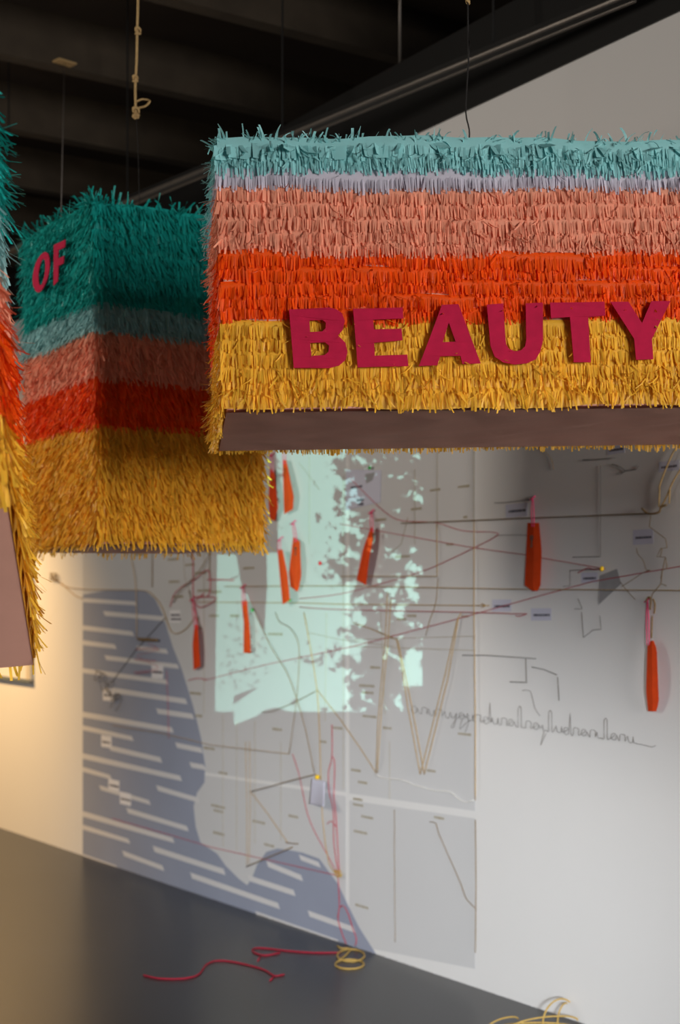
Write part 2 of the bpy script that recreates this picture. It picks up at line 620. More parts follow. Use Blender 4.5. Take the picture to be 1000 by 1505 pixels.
# ------------------------------------------------------------------ the upright box that reads OF
D2 = 5.0
S2 = (0.640, 0.640, 1.175)
p_c = D(141, 801, D2)
lean = R(-1.0)
# front face (local -y) is the shaded one; its left neighbour (local -x) carries OF
yaw2 = math.atan2(V_IN.y, V_IN.x)
r2, M2 = pinata('fringed_box_pinata', 'tall fringed paper box with teal upper half and yellow base, reading OF', p_c + Vector((0.01, 0.02, 0)), yaw2, lean, S2)
box_mesh('box_body', (-S2[0] / 2, -S2[1] / 2, 0.004), (S2[0] / 2, S2[1] / 2, S2[2] - 0.004), M_FABRIC, r2, bevel=0.004)
fabric_bottom(r2, S2)
n2 = 37
for k in range(n2):
    ff = k / n2
    z = S2[2] * (1 - ff) + 0.008
    if ff < 0.285: c = 'teal'
    elif ff < 0.375: c = 'pale blue'
    elif ff < 0.50: c = 'peach'
    elif ff < 0.63: c = 'orange'
    else: c = 'yellow'
    tissue_row(r2, S2, c, z, 0.010, 0.054 if c != 'yellow' else 0.060, sp=0.0046, width=0.0064, fine='FL', flare=0.30, spread=0.2,
               mess=0.10 if c in ('teal', 'yellow') else 0.05, wave=0.005, sway=0.22, wild=0.8)
pts, outs = [], []
for i in range(420):
    s = random.uniform(-0.5, 0.5)
    f = random.choice('FLFLBR')
    if random.random() < .2: s = random.gauss(-0.48, 0.04) if f == 'F' else random.gauss(-.48, .05)
    s = max(-.5, min(.5, s))
    if f == 'F': p, o = (s * S2[0], -S2[1] / 2), (random.uniform(-.6, .6), -1, 0)
    elif f == 'L': p, o = (-S2[0] / 2, s * S2[1]), (-1, random.uniform(-.6, .6), 0)
    elif f == 'B': p, o = (s * S2[0], S2[1] / 2), (random.uniform(-.6, .6), 1, 0)
    else: p, o = (S2[0] / 2, s * S2[1]), (1, random.uniform(-.6, .6), 0)
    pts.append((p[0], p[1], S2[2] - random.uniform(0, 0.015)))
    outs.append(o)
tufts(r2, 'teal', pts, outs, 0.055, 0.007)
O_out = [(61.5 + 12.5 * math.cos(a) + 2.5 * math.sin(a), 400 - 7 * math.cos(a) - 29 * math.sin(a)) for a in np.linspace(0, 2 * math.pi, 28, endpoint=False)]
O_in = [(61.8 + 5.2 * math.cos(a) + 1.4 * math.sin(a), 400 - 3 * math.cos(a) - 19 * math.sin(a)) for a in np.linspace(0, 2 * math.pi, 20, endpoint=False)]
F_out = [(80, 360), (96.5, 352), (96, 363), (86, 368), (85.6, 380), (94.8, 376), (94.3, 387), (86, 391), (85.6, 413), (78.4, 420)]
VAL2 = -S2[0] / 2 - 0.045
letter(r2, M2, [O_out, O_in], 0, VAL2, 0.003, M_MAGENTA, 'magenta felt letter O')
letter(r2, M2, [F_out], 0, VAL2, 0.003, M_MAGENTA, 'magenta felt letter F')

# ------------------------------------------------------------------ the box cut off at the left: its cloth underside slopes down to the back
D3 = 2.6
S3 = (0.60, 0.52, 1.085)
ZF = 0.325
yaw3, roll3 = R(9.6), R(-5.0)
Rm3 = Matrix.Rotation(yaw3, 4, 'Z') @ Matrix.Rotation(roll3, 4, 'Y')
cr = D(8, 722, D3) - Rm3 @ Vector((S3[0], 0, ZF))
r3, M3 = pinata('fringed_box_pinata', 'tall fringed paper box showing a sloping mauve cloth underside', cr, yaw3, roll3, S3)
wx, dy, hh = S3[0] / 2, S3[1] / 2, S3[2] - 0.004
pydata('box_body', [(-wx, -dy, ZF + .004), (wx, -dy, ZF + .004), (wx, dy, .004), (-wx, dy, .004), (-wx, -dy, hh), (wx, -dy, hh), (wx, dy, hh), (-wx, dy, hh)],
       [(0, 3, 2, 1), (4, 5, 6, 7), (0, 1, 5, 4), (1, 2, 6, 5), (2, 3, 7, 6), (3, 0, 4, 7)], M_FABRIC, r3)
uc = fabric_bottom(r3, S3, 0.12)
for v in uc.data.vertices:
    v.co.z += ZF * (0.5 - v.co.y / S3[1])
for sd in (-1, 1):          # plain tissue along the sloping lower edges
    xe = sd * (wx + 0.0015)
    es = pydata('tissue_strip', [(xe, -dy, ZF - 0.004), (xe, dy, -0.004), (xe, dy, 0.09), (xe, -dy, ZF + 0.09)], [(0, 1, 2, 3)], PAPER['yellow'], r3)
    es['label'] = 'plain yellow tissue strip along the sloping edge'
n3 = 28
for k in range(n3):
    ff = k / n3
    z = S3[2] * (1 - ff) + 0.006
    y = 95 + ff * 885
    if y < 200: c = 'teal'
    elif y < 330: c = 'pale blue'
    elif y < 440: c = 'peach'
    elif y < 570: c = 'orange'
    else: c = 'yellow'
    tissue_row(r3, S3, c, z, 0.012, 0.058 if y > 250 else 0.075, sp=0.0055, width=0.0065, fine='FR', faces='FLBR' if z > ZF + 0.02 else 'LBR',
               flare=0.04 if 220 < y < 400 else 0.14, spread=0.05 if 220 < y < 400 else 0.14, mess=0.02 if 220 < y < 400 else (0.10 if y > 220 else 0.3), wave=0.005, sway=0.2, wild=0.8, slant=ZF)

# ------------------------------------------------------------------ map sheets on the wall
def wall_poly(name, pts, m, off, parent=None, thick=0.0008):
    """flat sheet cut to the outline, laid on the wall"""
    bm = bmesh.new()
    vs = [bm.verts.new(W(x, y, 0) + N * off) for (x, y) in pts]
    f = bm.faces.new(vs)
    if f.normal.dot(N) < 0: f.normal_flip()
    bm.normal_update()
    r = bmesh.ops.extrude_face_region(bm, geom=[f])
    for v in [g for g in r['geom'] if isinstance(g, bmesh.types.BMVert)]:
        v.co += N * thick
    bmesh.ops.recalc_face_normals(bm, faces=bm.faces)
    bmesh.ops.triangulate(bm, faces=[f for f in bm.faces if len(f.verts) > 4])
    me = bpy.data.meshes.new(name)
    bm.to_mesh(me)
    bm.free()
    return link(name, me, m, parent)


FB = lambda x: 1218 + 0.334 * x           # foot of the wall in the photograph


def words(name, spots, m, off, parent, hpx=4.0):
    """small printed words: rows of short strokes"""
    V, F = [], []
    for (x, y, wpx) in spots:
        x0 = x - wpx / 2
        while x0 < x + wpx / 2:
            dw = random.uniform(1.6, 3.0)
            hh = hpx * random.uniform(0.75, 1.0)
            sl = (y - 910) / (x + 914)
            b = len(V)
            for (ax, ay) in ((x0, -hh / 2), (x0 + dw, -hh / 2), (x0 + dw, hh / 2), (x0, hh / 2)):
                V.append(W(ax, y + ay + sl * (ax - x)) + N * off)
            F.append((b, b + 1, b + 2, b + 3))
            x0 += dw + random.uniform(0.3, 0.8)
    return pydata(name, V, F, m, parent)


mp = empty('wall_map', W(400, FB(400)))
tag(mp, 'large printed wall map with grey-blue sea crossed by pale stripes', 'map')


def mapped(o):
    o.parent = mp
    o.matrix_parent_inverse = Matrix.Translation(-Vector(W(400, FB(400))))
    return o


for quad in ([(122, 640), (509, 640), (509, 1164), (122, 1110)], [(122, 1113), (509, 1170), (509, FB(509) - 4), (122, FB(122) - 2)],
             [(514, 640), (699, 640), (699, 1192), (514, 1166)], [(514, 1176), (699, 1203), (699, 1424), (514, 1388)]):
    mapped(wall_poly('map_sheet', quad, M_SHEET, 0.0))
sea = [(122, 874), (155, 868), (214, 868), (228, 880), (240, 905), (254, 950), (268, 985), (285, 1040), (296, 1085), (302, 1125), (301, 1150), (290, 1165), (285, 1185),
       (288, 1215), (295, 1238), (320, 1255), (332, 1272), (352, 1292), (364, 1301), (372, 1288), (378, 1272), (392, 1252), (408, 1247), (430, 1250), (445, 1253), (470, 1262),
       (483, 1280), (498, 1300), (512, 1330), (528, 1362), (553, FB(553) - 1), (122, FB(122) - 1)]
sea_o = mapped(wall_poly('sea_area', sea, M_SEA, 0.0009))
sea_o['label'] = 'grey-blue printed sea'
# pale printed stripes over the sea: (x0, x1, y at x0, y at x1, height)
stripes = [(122, 200, 879, 884, 6), (152, 243, 898, 906, 7), (122, 196, 919, 928, 7), (122, 170, 941, 947, 7), (201, 246, 949, 954, 7), (154, 262, 963, 976, 7),
           (122, 246, 982, 999, 7), (163, 274, 1010, 1027, 8), (230, 284, 1041, 1049, 8), (122, 254, 1046, 1069, 8), (122, 195, 1066, 1082, 7), (258, 297, 1091, 1099, 8),
           (160, 237, 1095, 1113, 8), (122, 266, 1107, 1140, 8), (279, 301, 1120, 1124, 8), (122, 163, 1127, 1139, 7), (146, 220, 1154, 1176, 7), (230, 292, 1154, 1172, 8),
           (186, 276, 1187, 1214, 8), (122, 255, 1192, 1231, 8), (122, 190, 1212, 1233, 7), (225, 330, 1243, 1277, 9), (180, 240, 1250, 1272, 8), (122, 172, 1255, 1272, 5),
           (280, 410, 1282, 1327, 9), (365, 433, 1286, 1308, 9), (392, 444, 1265, 1286, 9), (376, 498, 1339, 1381, 9), (453, 521, 1338, 1362, 9), (440, 470, 1256, 1267, 8)]
for (x0, x1, y0, y1, h) in stripes:
    sk = 3 if x0 > 122 else 0
    mapped(wall_poly('map_stripe', [(x0, y0), (x1 - 1, y1), (x1 + 2, y1 + h), (x0 + sk, y0 + h)], M_SEAL, 0.0018))
# printed words and rules of the map
names = []
for (x, y, wv) in [(205, 815, 14), (255, 822, 16), (280, 830, 14), (295, 842, 16), (300, 868, 18), (262, 877, 16), (256, 855, 14), (315, 905, 14), (318, 870, 14), (287, 1019, 14),
                   (292, 1052, 9), (308, 1100, 16), (327, 1136, 10), (408, 1072, 14), (405, 932, 20), (497, 1070, 14), (475, 1090, 10), (540, 1008, 22), (541, 1018, 16), (570, 1070, 12),
                   (543, 1053, 18), (551, 981, 12), (684, 906, 10), (523, 1132, 12), (533, 1150, 12), (527, 1175, 14), (527, 1183, 14), (540, 1201, 16), (530, 1223, 18), (646, 1202, 14),
                   (635, 1133, 12), (683, 1079, 18), (532, 1332, 18), (320, 1185, 18), (321, 1192, 12), (322, 1225, 16), (380, 1208, 16), (432, 1200, 14), (395, 1242, 12), (592, 818, 20),
                   (662, 800, 10), (682, 715, 16), (640, 720, 14), (606, 905, 14), (612, 748, 14), (560, 764, 16), (685, 760, 6), (590, 910, 12), (365, 835, 14), (345, 905, 12)]:
    names.append((x, y, wv))
mapped(words('place_name_print', names, M_WORD, 0.0022, None))['kind'] = 'stuff'
rules = [[(643, 655), (643, 845)], [(697, 660), (697, 765)], [(300, 806), (300, 1050)], [(328, 1050), (328, 1245)], [(348, 1060), (348, 1250)], [(375, 1060), (375, 1240)], [(413, 1090), (413, 1235)],
         [(455, 660), (455, 800)], [(440, 680), (470, 720)], [(573, 1090), (573, 1175)], [(520, 940), (699, 935)], [(514, 950), (699, 956)], [(320, 860), (320, 900)], [(480, 900), (478, 1060)],
         [(505, 700), (505, 1160)], [(560, 900), (566, 1050)], [(610, 690), (610, 800)], [(600, 760), (590, 800), (575, 812)], [(270, 818), (272, 850), (280, 872)], [(455, 930), (500, 940), (580, 950)]]
for rl in rules:
    V, F = tube_data([[W(x, y, 0.0022) for (x, y) in rl]], 0.0013, 4)
    mapped(pydata('map_rule', V, F, M_WORD))

# far framed panel at the left end of the wall
fp = empty('framed_panel', W(-60, 1000, 0))
tag(fp, 'large pale framed panel on the wall beyond the tall yellow-based box', 'picture frame')
def framed(name, x0, x1, y0a, y0b, y1a, y1b, off, th, m):
    o = wall_poly(name, [(x0, y0a), (x1, y0b), (x1, y1b), (x0, y1a)], m, off, thick=th)
    o.parent = fp
    o.matrix_parent_inverse = Matrix.Translation(-Vector(W(-60, 1000, 0)))
framed('panel', -180, 44, 560, 640, 972, 998, 0, 0.015, M_WALL)
framed('edge_strip', 44, 50, 630, 632, 1003, 1004, 0, 0.03, M_FRAMEW)
framed('edge_strip', -180, 50, 968, 999, 973, 1004, 0, 0.035, M_FRAME)  # grey strip stands in for the shadow line under the panel

# ------------------------------------------------------------------ orange key tags on the wall
def key(parent, x, y, size, m, off):
    """flat key: ring bow, shaft and two teeth"""
    bm = bmesh.new()
    c = W(x, y, off)
    up = Vector((0, 0, 1))
    n = 14
    for (ri, ro) in ((0.35, 0.8),):
        vi = [bm.verts.new(c + (U * math.cos(a) + up * math.sin(a)) * size * ri) for a in [2 * math.pi * k / n for k in range(n)]]
        vo = [bm.verts.new(c + (U * math.cos(a) + up * math.sin(a)) * size * ro) for a in [2 * math.pi * k / n for k in range(n)]]
        for k in range(n):
            bm.faces.new((vi[k], vi[(k + 1) % n], vo[(k + 1) % n], vo[k]))
    def q(x0, z0, x1, z1):
        bm.faces.new([bm.verts.new(c + U * a * size + up * b * size) for (a, b) in ((x0, z0), (x1, z0), (x1, z1), (x0, z1))])
    q(-.2, -.75, .2, -3.4)
    q(.2, -2.7, .6, -2.95)
    q(.2, -3.1, .55, -3.35)
    geo = bmesh.ops.extrude_face_region(bm, geom=bm.faces[:])
    for v in [g for g in geo['geom'] if isinstance(g, bmesh.types.BMVert)]: v.co += N * 0.002
    bmesh.ops.recalc_face_normals(bm, faces=bm.faces)
    me = bpy.data.meshes.new('key')
    bm.to_mesh(me); bm.free()
    return link('key', me, m, parent)


def key_tag(label, poly, loop, off=0.03, keyat=None, km=None, bend=0.01, group=None):
    cx = sum(p[0] for p in poly) / len(poly)
    yb = max(p[1] for p in poly)
    root = empty('key_tag')
    tag(root, label, 'tag', group or 'orange felt key tags hanging on the wall')
    yt = min(p[1] for p in poly)
    # strap: outline sliced into rows so the felt can bow away from the wall
    def span(y):
        xs = []
        for i in range(len(poly)):
            (xa, ya), (xb, yb2) = poly[i], poly[(i + 1) % len(poly)]
            if (ya - y) * (yb2 - y) <= 0 and ya != yb2:
                xs.append(xa + (xb - xa) * (y - ya) / (yb2 - ya))
        return min(xs), max(xs)
    n = 12
    V, F = [], []
    for k in range(n + 1):
        y = yt + (yb - yt) * (0.004 + 0.992 * k / n)
        a, b = span(y)
        o = off + bend * math.sin(math.pi * k / n) - 0.4 * bend * (k / n)
        for (x, dd) in ((a, 0), ((a + b) / 2, 0.003), (b, 0), (b, -0.004), ((a + b) / 2, -0.001), (a, -0.004)):
            V.append(W(x, y, o + dd))
        if k:
            for q in range(6):
                q2 = (q + 1) % 6
                F.append(((k - 1) * 6 + q, (k - 1) * 6 + q2, k * 6 + q2, k * 6 + q))
    F.append((0, 1, 2, 3, 4, 5)); F.append(tuple(n * 6 + q for q in range(6))[::-1])
    pydata('felt_strap', V, F, M_TAG, root)
    # cord loop
    (x0, y0), (x1, y1) = loop
    pts = [W(x0 - 1.5, y0 + 6, off + 0.004), W((x0 + x1) / 2 - 2, (y0 + y1) / 2, off * 0.7), W(x1, y1, 0.006), W((x0 + x1) / 2 + 1.5, (y0 + y1) / 2, off * 0.7), W(x0 + 1.5, y0 + 6, off + 0.004)]
    tube('cord_loop', pts, 0.0022, M_PINK, root)
    kn = [W(x1 - 4, y1 + 3, 0.008), W(x1, y1, 0.012), W(x1 + 4, y1 - 3, 0.008)]
    tube('cord_knot', kn, 0.0035, M_PINK, root, sub=2)
    if keyat:
        key(root, keyat[0], keyat[1], keyat[2], km or M_METAL, off + bend + 0.008)
    return root


key_tag('orange felt tag half lit, left of a pair hanging below the long box', [(397, 688), (403, 690), (409, 746), (404.5, 765), (397, 765), (394.6, 737)], ((400, 688), (399, 668)), keyat=(401, 706, 0.008), km=M_KEYD)
key_tag('orange felt tag with a pointed top, right of a pair hanging below the long box', [(415.5, 676), (421, 676), (432, 730), (430.5, 753), (417.7, 755.5)], ((418, 676), (418, 657)), keyat=(419, 690, 0.008), km=M_KEYD)
key_tag('orange felt tag slanting across the one that holds a silver key', [(407.8, 808), (415.5, 808), (423, 845), (426.5, 884), (415.5, 888.6)], ((410, 808), (412, 792)), off=0.05)
key_tag('orange felt tag with a silver key, overlapped by a slanting tag', [(431, 789.6), (441, 791), (443, 847), (438.6, 869), (427.6, 868), (424.7, 842)], ((435, 790), (431, 768)), off=0.025, keyat=(434.5, 806, 0.011))
key_tag('narrow orange felt tag hanging from tangled red yarn beside the printed sea', [(286, 918), (290.7, 918), (295, 982), (284.7, 985), (283, 948)], ((288, 918), (283, 880)), keyat=(292, 908, 0.008), km=M_KEYD)
key_tag('orange felt tag with a folded top in the projected light left of a dark diagonal', [(355, 883), (363.5, 883), (364.5, 900), (367, 920), (369, 960), (358, 960), (358.5, 915)], ((359, 883), (357, 862)))
key_tag('curved orange felt tag leaning on the grey paper sheet below its picture card', [(545.5, 774), (550, 775), (548, 796), (543, 822), (538.5, 860), (524, 854.5), (534, 806)], ((547, 775), (546, 752)), keyat=(549, 786, 0.010), km=M_KEYD)
key_tag('wide orange felt tag with a dark key in front of the level tan twine', [(775.6, 768), (793, 768), (796.7, 809), (795, 862), (790.7, 869), (771, 868)], ((784, 768), (783, 732)), keyat=(782, 790, 0.012))
key_tag('rounded orange felt tag on a long pink cord below a twine knot', [(952, 942), (961, 941), (966, 953.6), (969, 1031.6), (965, 1046), (953, 1046), (950, 1016)], ((953, 942), (952, 882)), bend=0.02)

# ------------------------------------------------------------------ twine, yarn and wire on the wall
LAID = []          # (path in the photograph, layer) of the cords placed so far


def px_path(pts, sub):
    """smoothed and evenly divided path in photograph coordinates"""
    P = smooth_path([(x, y, 0) for (x, y) in pts], sub)
    out = []
    for a, b in zip(P[:-1], P[1:]):
        k = max(1, int((b - a).length / 9))
        out += [a + (b - a) * (q / k) for q in range(k)]
    return out + [P[-1]]


def crosses(A, B, tied=9.0):
    """do two paths cross away from the places where one of them ends"""
    ends = (A[0], A[-1], B[0], B[-1])
    for a, b in zip(A[:-1], A[1:]):
        for c, d in zip(B[:-1], B[1:]):
            if max(a.x, b.x) < min(c.x, d.x) - 1 or max(c.x, d.x) < min(a.x, b.x) - 1: continue
            if max(a.y, b.y) < min(c.y, d.y) - 1 or max(c.y, d.y) < min(a.y, b.y) - 1: continue
            if min((a - e).length for e in ends) < tied: continue
            r_, s_ = b - a, d - c
            den = r_.x * s_.y - r_.y * s_.x
            if abs(den) < 1e-9: continue
            t = ((c.x - a.x) * s_.y - (c.y - a.y) * s_.x) / den
            u = ((c.x - a.x) * r_.y - (c.y - a.y) * r_.x) / den
            if -0.05 < t < 1.05 and -0.05 < u < 1.05: return True
    return False


def cord(label, pts, m, r=0.0022, off=0.006, kind='twine', cat='string', name=None, group=None, sub=4, extra=()):
    """string on the wall: its ends are tied down, between them it passes over the strings it crosses"""
    nm = name or {'twine': 'twine_line', 'yarn': 'yarn_line', 'wire': 'wire_line'}[kind]
    paths = [px_path(q, sub) for q in [pts] + list(extra)]
    used = {ly for (q, ly) in LAID if any(crosses(p, q) for p in paths)}
    layer = next(k for k in range(9) if k not in used)
    for p in paths: LAID.append((p, layer))
    lift = 0.0065 * layer
    e0, e1 = paths[0][0], paths[0][-1]
    def place(p):
        near = min((p - e0).length, (p - e1).length)
        return W(p.x, p.y, off + lift * min(1.0, near / 14.0))
    V, F = tube_data([[place(p) for p in q] for q in paths], r * 0.85, 5)
    o = pydata(nm, V, F, m, None, smooth=True)
    tag(o, label, cat, group)
    return o


# red yarn
cord('red yarn sagging from the picture sheet to a pin and looping back', [(513, 701), (540, 728), (565, 752), (590, 765), (640, 768), (680, 780), (722, 782), (731, 787), (695, 806), (640, 832), (610, 843), (560, 858), (500, 873), (440, 880)], M_RED, 0.0018, kind='yarn')
cord('taut red yarn ending at the yellow pin', [(500, 770), (600, 788), (690, 804), (770, 815), (889, 836)], M_RED, 0.0018, kind='yarn', sub=1)
cord('long red yarn rising from the projected light across the grey tape', [(300, 1000), (386, 978), (520, 950), (660, 913), (760, 885), (870, 855), (1060, 822)], M_RED, 0.0018, kind='yarn', sub=1)
cord('level red yarn ending in a small bow beside a caption card', [(440, 892), (500, 896), (700, 900), (757, 902), (775, 902), (762, 906), (758, 904)], M_RED, 0.002, kind='yarn', sub=2)
cord('short red yarn tied at the yellow pin', [(850, 842), (864, 835), (872, 837), (889, 836)], M_RED, 0.0022, kind='yarn', off=0.016)
cord('long red yarn crossing the striped sea to the low orange knot', [(165, 1203), (260, 1230), (310, 1245), (390, 1263), (497, 1287)], M_RED, 0.0022, kind='yarn', sub=1)
cord('red yarn running down beside the small curled paper to the low knot', [(430, 1108), (440, 1140), (452, 1196), (464, 1225), (475, 1245), (497, 1286)], M_RED, 0.0022, kind='yarn')
cord('looped red yarn with a bow hanging right of the small curled paper', [(488, 1065), (488, 1112), (483, 1135), (484, 1165), (490, 1190), (491, 1240), (498, 1286)], M_RED, 0.0025, kind='yarn', extra=([(488, 1112), (492, 1122), (491, 1170), (494, 1200), (499, 1286)], [(481, 1211), (487, 1207), (494, 1215)]))
cord('red yarn loop hanging from the low knot down to the floor coil', [(497, 1287), (499, 1330), (497, 1350), (503, 1372), (509, 1387)], M_RED, 0.0025, kind='yarn', extra=([(497, 1350), (499, 1335), (505, 1331), (511, 1341), (518, 1362), (524, 1380), (522, 1390)],))
cord('red yarn standing upright in the tangle left of the projected light', [(283, 800), (284, 840), (284, 876), (288, 900), (292, 925)], M_RED, 0.003, kind='yarn')
cord('red yarn bar stretched at the edge of the projected light', [(305, 852), (325, 852), (343, 853)], M_RED, 0.004, kind='yarn')
cord('red yarn zigzag tangled above the narrow orange tag', [(250, 892), (256, 874), (268, 862), (288, 850), (306, 838), (309, 866), (303, 877), (284, 877), (318, 879), (296, 893), (287, 884), (300, 872)], M_RED, 0.003, kind='yarn')
cord('faint red yarn hanging straight down over the striped sea', [(245, 985), (247, 1040), (248, 1086)], M_RED, 0.0016, kind='yarn')
cord('short red yarn crossing the land beside the narrow orange tag', [(277, 1000), (290, 997), (304, 999)], M_RED, 0.0024, kind='yarn')

# tan twine
cord('level tan twine running to the big twine knot behind the wide orange tag', [(590, 769), (640, 767), (760, 762), (968, 754)], M_TWINED, 0.0028, sub=1)
cord('tan twine drawn straight down the edge of the map sheet', [(697, 765), (697, 900), (699, 1060), (699, 1176)], M_TWINE, 0.0026, sub=1)
cord('brown twine down the edge of the lowest map sheet', [(699, 1205), (700, 1300), (699, 1400)], M_TWINED, 0.0022, sub=1)
cord('tan twine forming two sides of a square', [(500, 847), (643, 847), (642, 770)], M_TWINE, 0.0022, sub=1)
cord('long level tan twine crossing behind the foot of the wide orange tag', [(330, 862), (500, 861), (770, 866), (1060, 868)], M_TWINE, 0.0024, sub=1)
cord('level tan twine ending in a thick arrow knot at a caption card', [(290, 885), (440, 886), (500, 888), (700, 890), (719, 890)], M_TWINE, 0.0026, sub=1, extra=([(708, 887), (714, 890), (719, 890)], [(708, 893), (714, 890)]))
cord('tan twine drawn in a tall double V', [(519, 915), (545, 924), (583, 940), (590, 975), (600, 1040), (618, 1138), (655, 990), (672, 912), (679, 899)], M_TWINE, 0.0026, sub=1, extra=([(585, 940), (606, 1040), (624, 1138), (658, 1000), (674, 910)],))
cord('tan twine doubled upright above the low point of a V', [(570, 870), (566, 950), (560, 1010), (556, 1060), (553, 1136)], M_TWINE, 0.0024, sub=1, extra=([(575, 880), (570, 950), (562, 1030), (555, 1136)],))
cord('tan twine slanting across the edge of the projection to the low point of a V', [(465, 1012), (500, 1057), (530, 1100), (553, 1136)], M_TWINE, 0.0026, sub=1)
cord('short tan twine bent down from the square of twine', [(644, 850), (641, 885), (632, 912), (626, 934)], M_TWINED, 0.0022)
cord('thin brown twine hanging straight on the lowest map sheet', [(580, 1190), (580, 1260), (581, 1385)], M_TWINED, 0.0016, sub=1)
cord('bent tan twine slanting to the edge of the lowest map sheet', [(632, 1208), (641, 1210), (645, 1225), (665, 1270), (678, 1300), (684, 1318), (690, 1326), (700, 1336)], M_TWINED, 0.002, sub=2)
cord('tan twine bent through the projected light and down to the level strand', [(405, 900), (411, 914), (425, 922), (437, 940), (440, 965), (437, 1020), (432, 1060), (425, 1108)], M_TWINED, 0.0024)
cord('tan twine running level over the sea and land to the bent strand', [(165, 1066), (240, 1078), (310, 1095), (425, 1108)], M_TWINE, 0.0022, sub=1)
cord('dark twine along the diagonal edge of the projected light', [(372, 893), (398, 950), (420, 985), (434, 1020), (450, 1075), (462, 1136)], M_TWINED, 0.0028, sub=2)
cord('tan twine falling from the projected light to the low knot', [(447, 900), (456, 950), (466, 1013), (470, 1080), (474, 1200), (484, 1270), (497, 1285)], M_TWINE, 0.003, sub=2)
cord('tan twine rising to the right at the foot of the projected light', [(385, 1047), (400, 1046), (432, 1033), (466, 1015)], M_TWINED, 0.0022, sub=1)
cord('thick tan twine running to the yellow pin of the small curled paper', [(367, 1164), (400, 1155), (440, 1144), (464, 1138)], M_TWINED, 0.003, sub=1)
cord('tan twine slanting down across the land to a short thick strand', [(369, 1164), (395, 1198), (424, 1240)], M_TWINE, 0.0026, sub=1)
cord('tan twine doubled upright beside the printed land', [(361, 1090), (363, 1180), (363, 1272)], M_TWINE, 0.002, sub=1, extra=([(367, 1090), (368, 1180), (366, 1270)],))
cord('short thick twine rising over the printed inlet', [(362, 1274), (390, 1262), (430, 1245)], M_TWINED, 0.0034, sub=1, extra=([(420, 1238), (432, 1240), (438, 1240)],))
cord('tan twine following the coast from the small flower knot', [(83, 850), (93, 861), (122, 866), (170, 867), (212, 868), (226, 876), (238, 892), (246, 914), (252, 928), (262, 931), (276, 922), (288, 905)], M_TWINE, 0.003, sub=3, extra=([(90, 857), (110, 875), (122, 880)],))
cord('tan twine hanging from the upright box to the clothes peg', [(190, 806), (196, 835), (200, 868), (201, 939)], M_TWINE, 0.003, sub=2)
cord('dark twine hanging straight below the upright box', [(224, 806), (224, 863)], M_TWINED, 0.0032, sub=1)
cord('dark twine slanting across the striped sea to the wire tangle', [(165, 1002), (200, 955), (243, 908)], M_GREY, 0.0024, sub=1)
cord('brown twine slanting through the red tangle', [(310, 812), (288, 846), (268, 864), (255, 886)], M_TWINED, 0.003, sub=2)
cord('brown twine upright beside the red bar of yarn', [(309, 806), (308, 850)], M_TWINED, 0.003, sub=1)
cord('brown twine falling to the narrow orange tag', [(278, 868), (283, 890), (296, 925)], M_TWINED, 0.003, sub=1)
big = cord('thick tan twine knot at the end of the level twine', [(944, 747), (950, 753), (958, 755), (969, 753), (972, 746), (980, 742)], M_TWINED, 0.005, off=0.02, sub=3)
cord('tan twine running up from the big knot past a caption card', [(971, 746), (978, 735), (986, 716), (992, 704), (1002, 688)], M_TWINE, 0.004, off=0.02, extra=([(969, 718), (975, 700), (990, 665), (1000, 655)], [(985, 720), (984, 740)], [(970, 718), (969, 745)]))
cord('thin tan string zigzagging down from the big knot', [(957, 757), (955, 774), (979, 792), (981, 805), (972, 806), (966, 818), (979, 819), (981, 835), (974, 838), (972, 858), (960, 872), (956, 884)], M_TWINED, 0.0018, sub=1, extra=([(974, 806), (971, 818)], [(978, 820), (972, 850)], [(973, 858), (980, 861)]))
cord('tan twine knot above the rounded orange tag', [(950, 884), (953, 878), (957, 880), (956, 896)], M_TWINED, 0.004, off=0.014, extra=([(960, 880), (963, 888), (962, 902)], [(959, 905), (958, 938)]))
cord('thin tan string curving below a caption card', [(936, 805), (938, 814), (946, 824), (950, 837), (956, 838), (945, 842), (930, 852), (914, 862)], M_TWINED, 0.0015)
cord('short tan string curving below the grey tape', [(912, 855), (922, 868), (934, 881)], M_TWINED, 0.0014)
cord('tan string curled below the long box', [(793, 658), (803, 665), (811, 676), (814, 690)], M_TWINED, 0.0016)

# grey wire drawings
cord('grey wire drawn level then stepped down', [(680, 963), (715, 963), (760, 966), (788, 968)], M_GREY, 0.0022, kind='wire', sub=1, extra=([(773, 968), (774, 1002)], [(750, 1002), (775, 1003)], [(782, 980), (800, 984), (819, 992)], [(820, 995), (822, 1030)]))
cord('grey wire stepped shape below the grey tape', [(845, 895), (856, 895), (850, 880)], M_GREY, 0.0016, kind='wire', sub=1, extra=([(855, 900), (858, 937), (872, 926), (884, 925), (882, 905)],))
cord('grey wire corner beside the yellow pin', [(842, 819), (883, 818), (883, 684)], M_GREY, 0.0014, kind='wire', sub=1)
cord('grey wire drawing below the long box', [(857, 676), (880, 675), (905, 673)], M_GREY, 0.002, kind='wire', sub=1, extra=([(900, 682), (912, 686), (920, 692), (935, 690), (940, 684)], [(912, 697), (920, 692)]))
cord('thin grey wire running level to the pink cord of the wide tag', [(727, 739), (740, 739), (783, 734)], M_GREY, 0.0014, kind='wire', sub=1)
cord('thin grey wire level behind the wide orange tag', [(728, 787), (760, 786), (778, 787)], M_GREY, 0.0012, kind='wire', sub=1)
cord('thin grey wire corner by a caption card', [(876, 837), (838, 838), (838, 861), (828, 862)], M_GREY, 0.0012, kind='wire', sub=1)
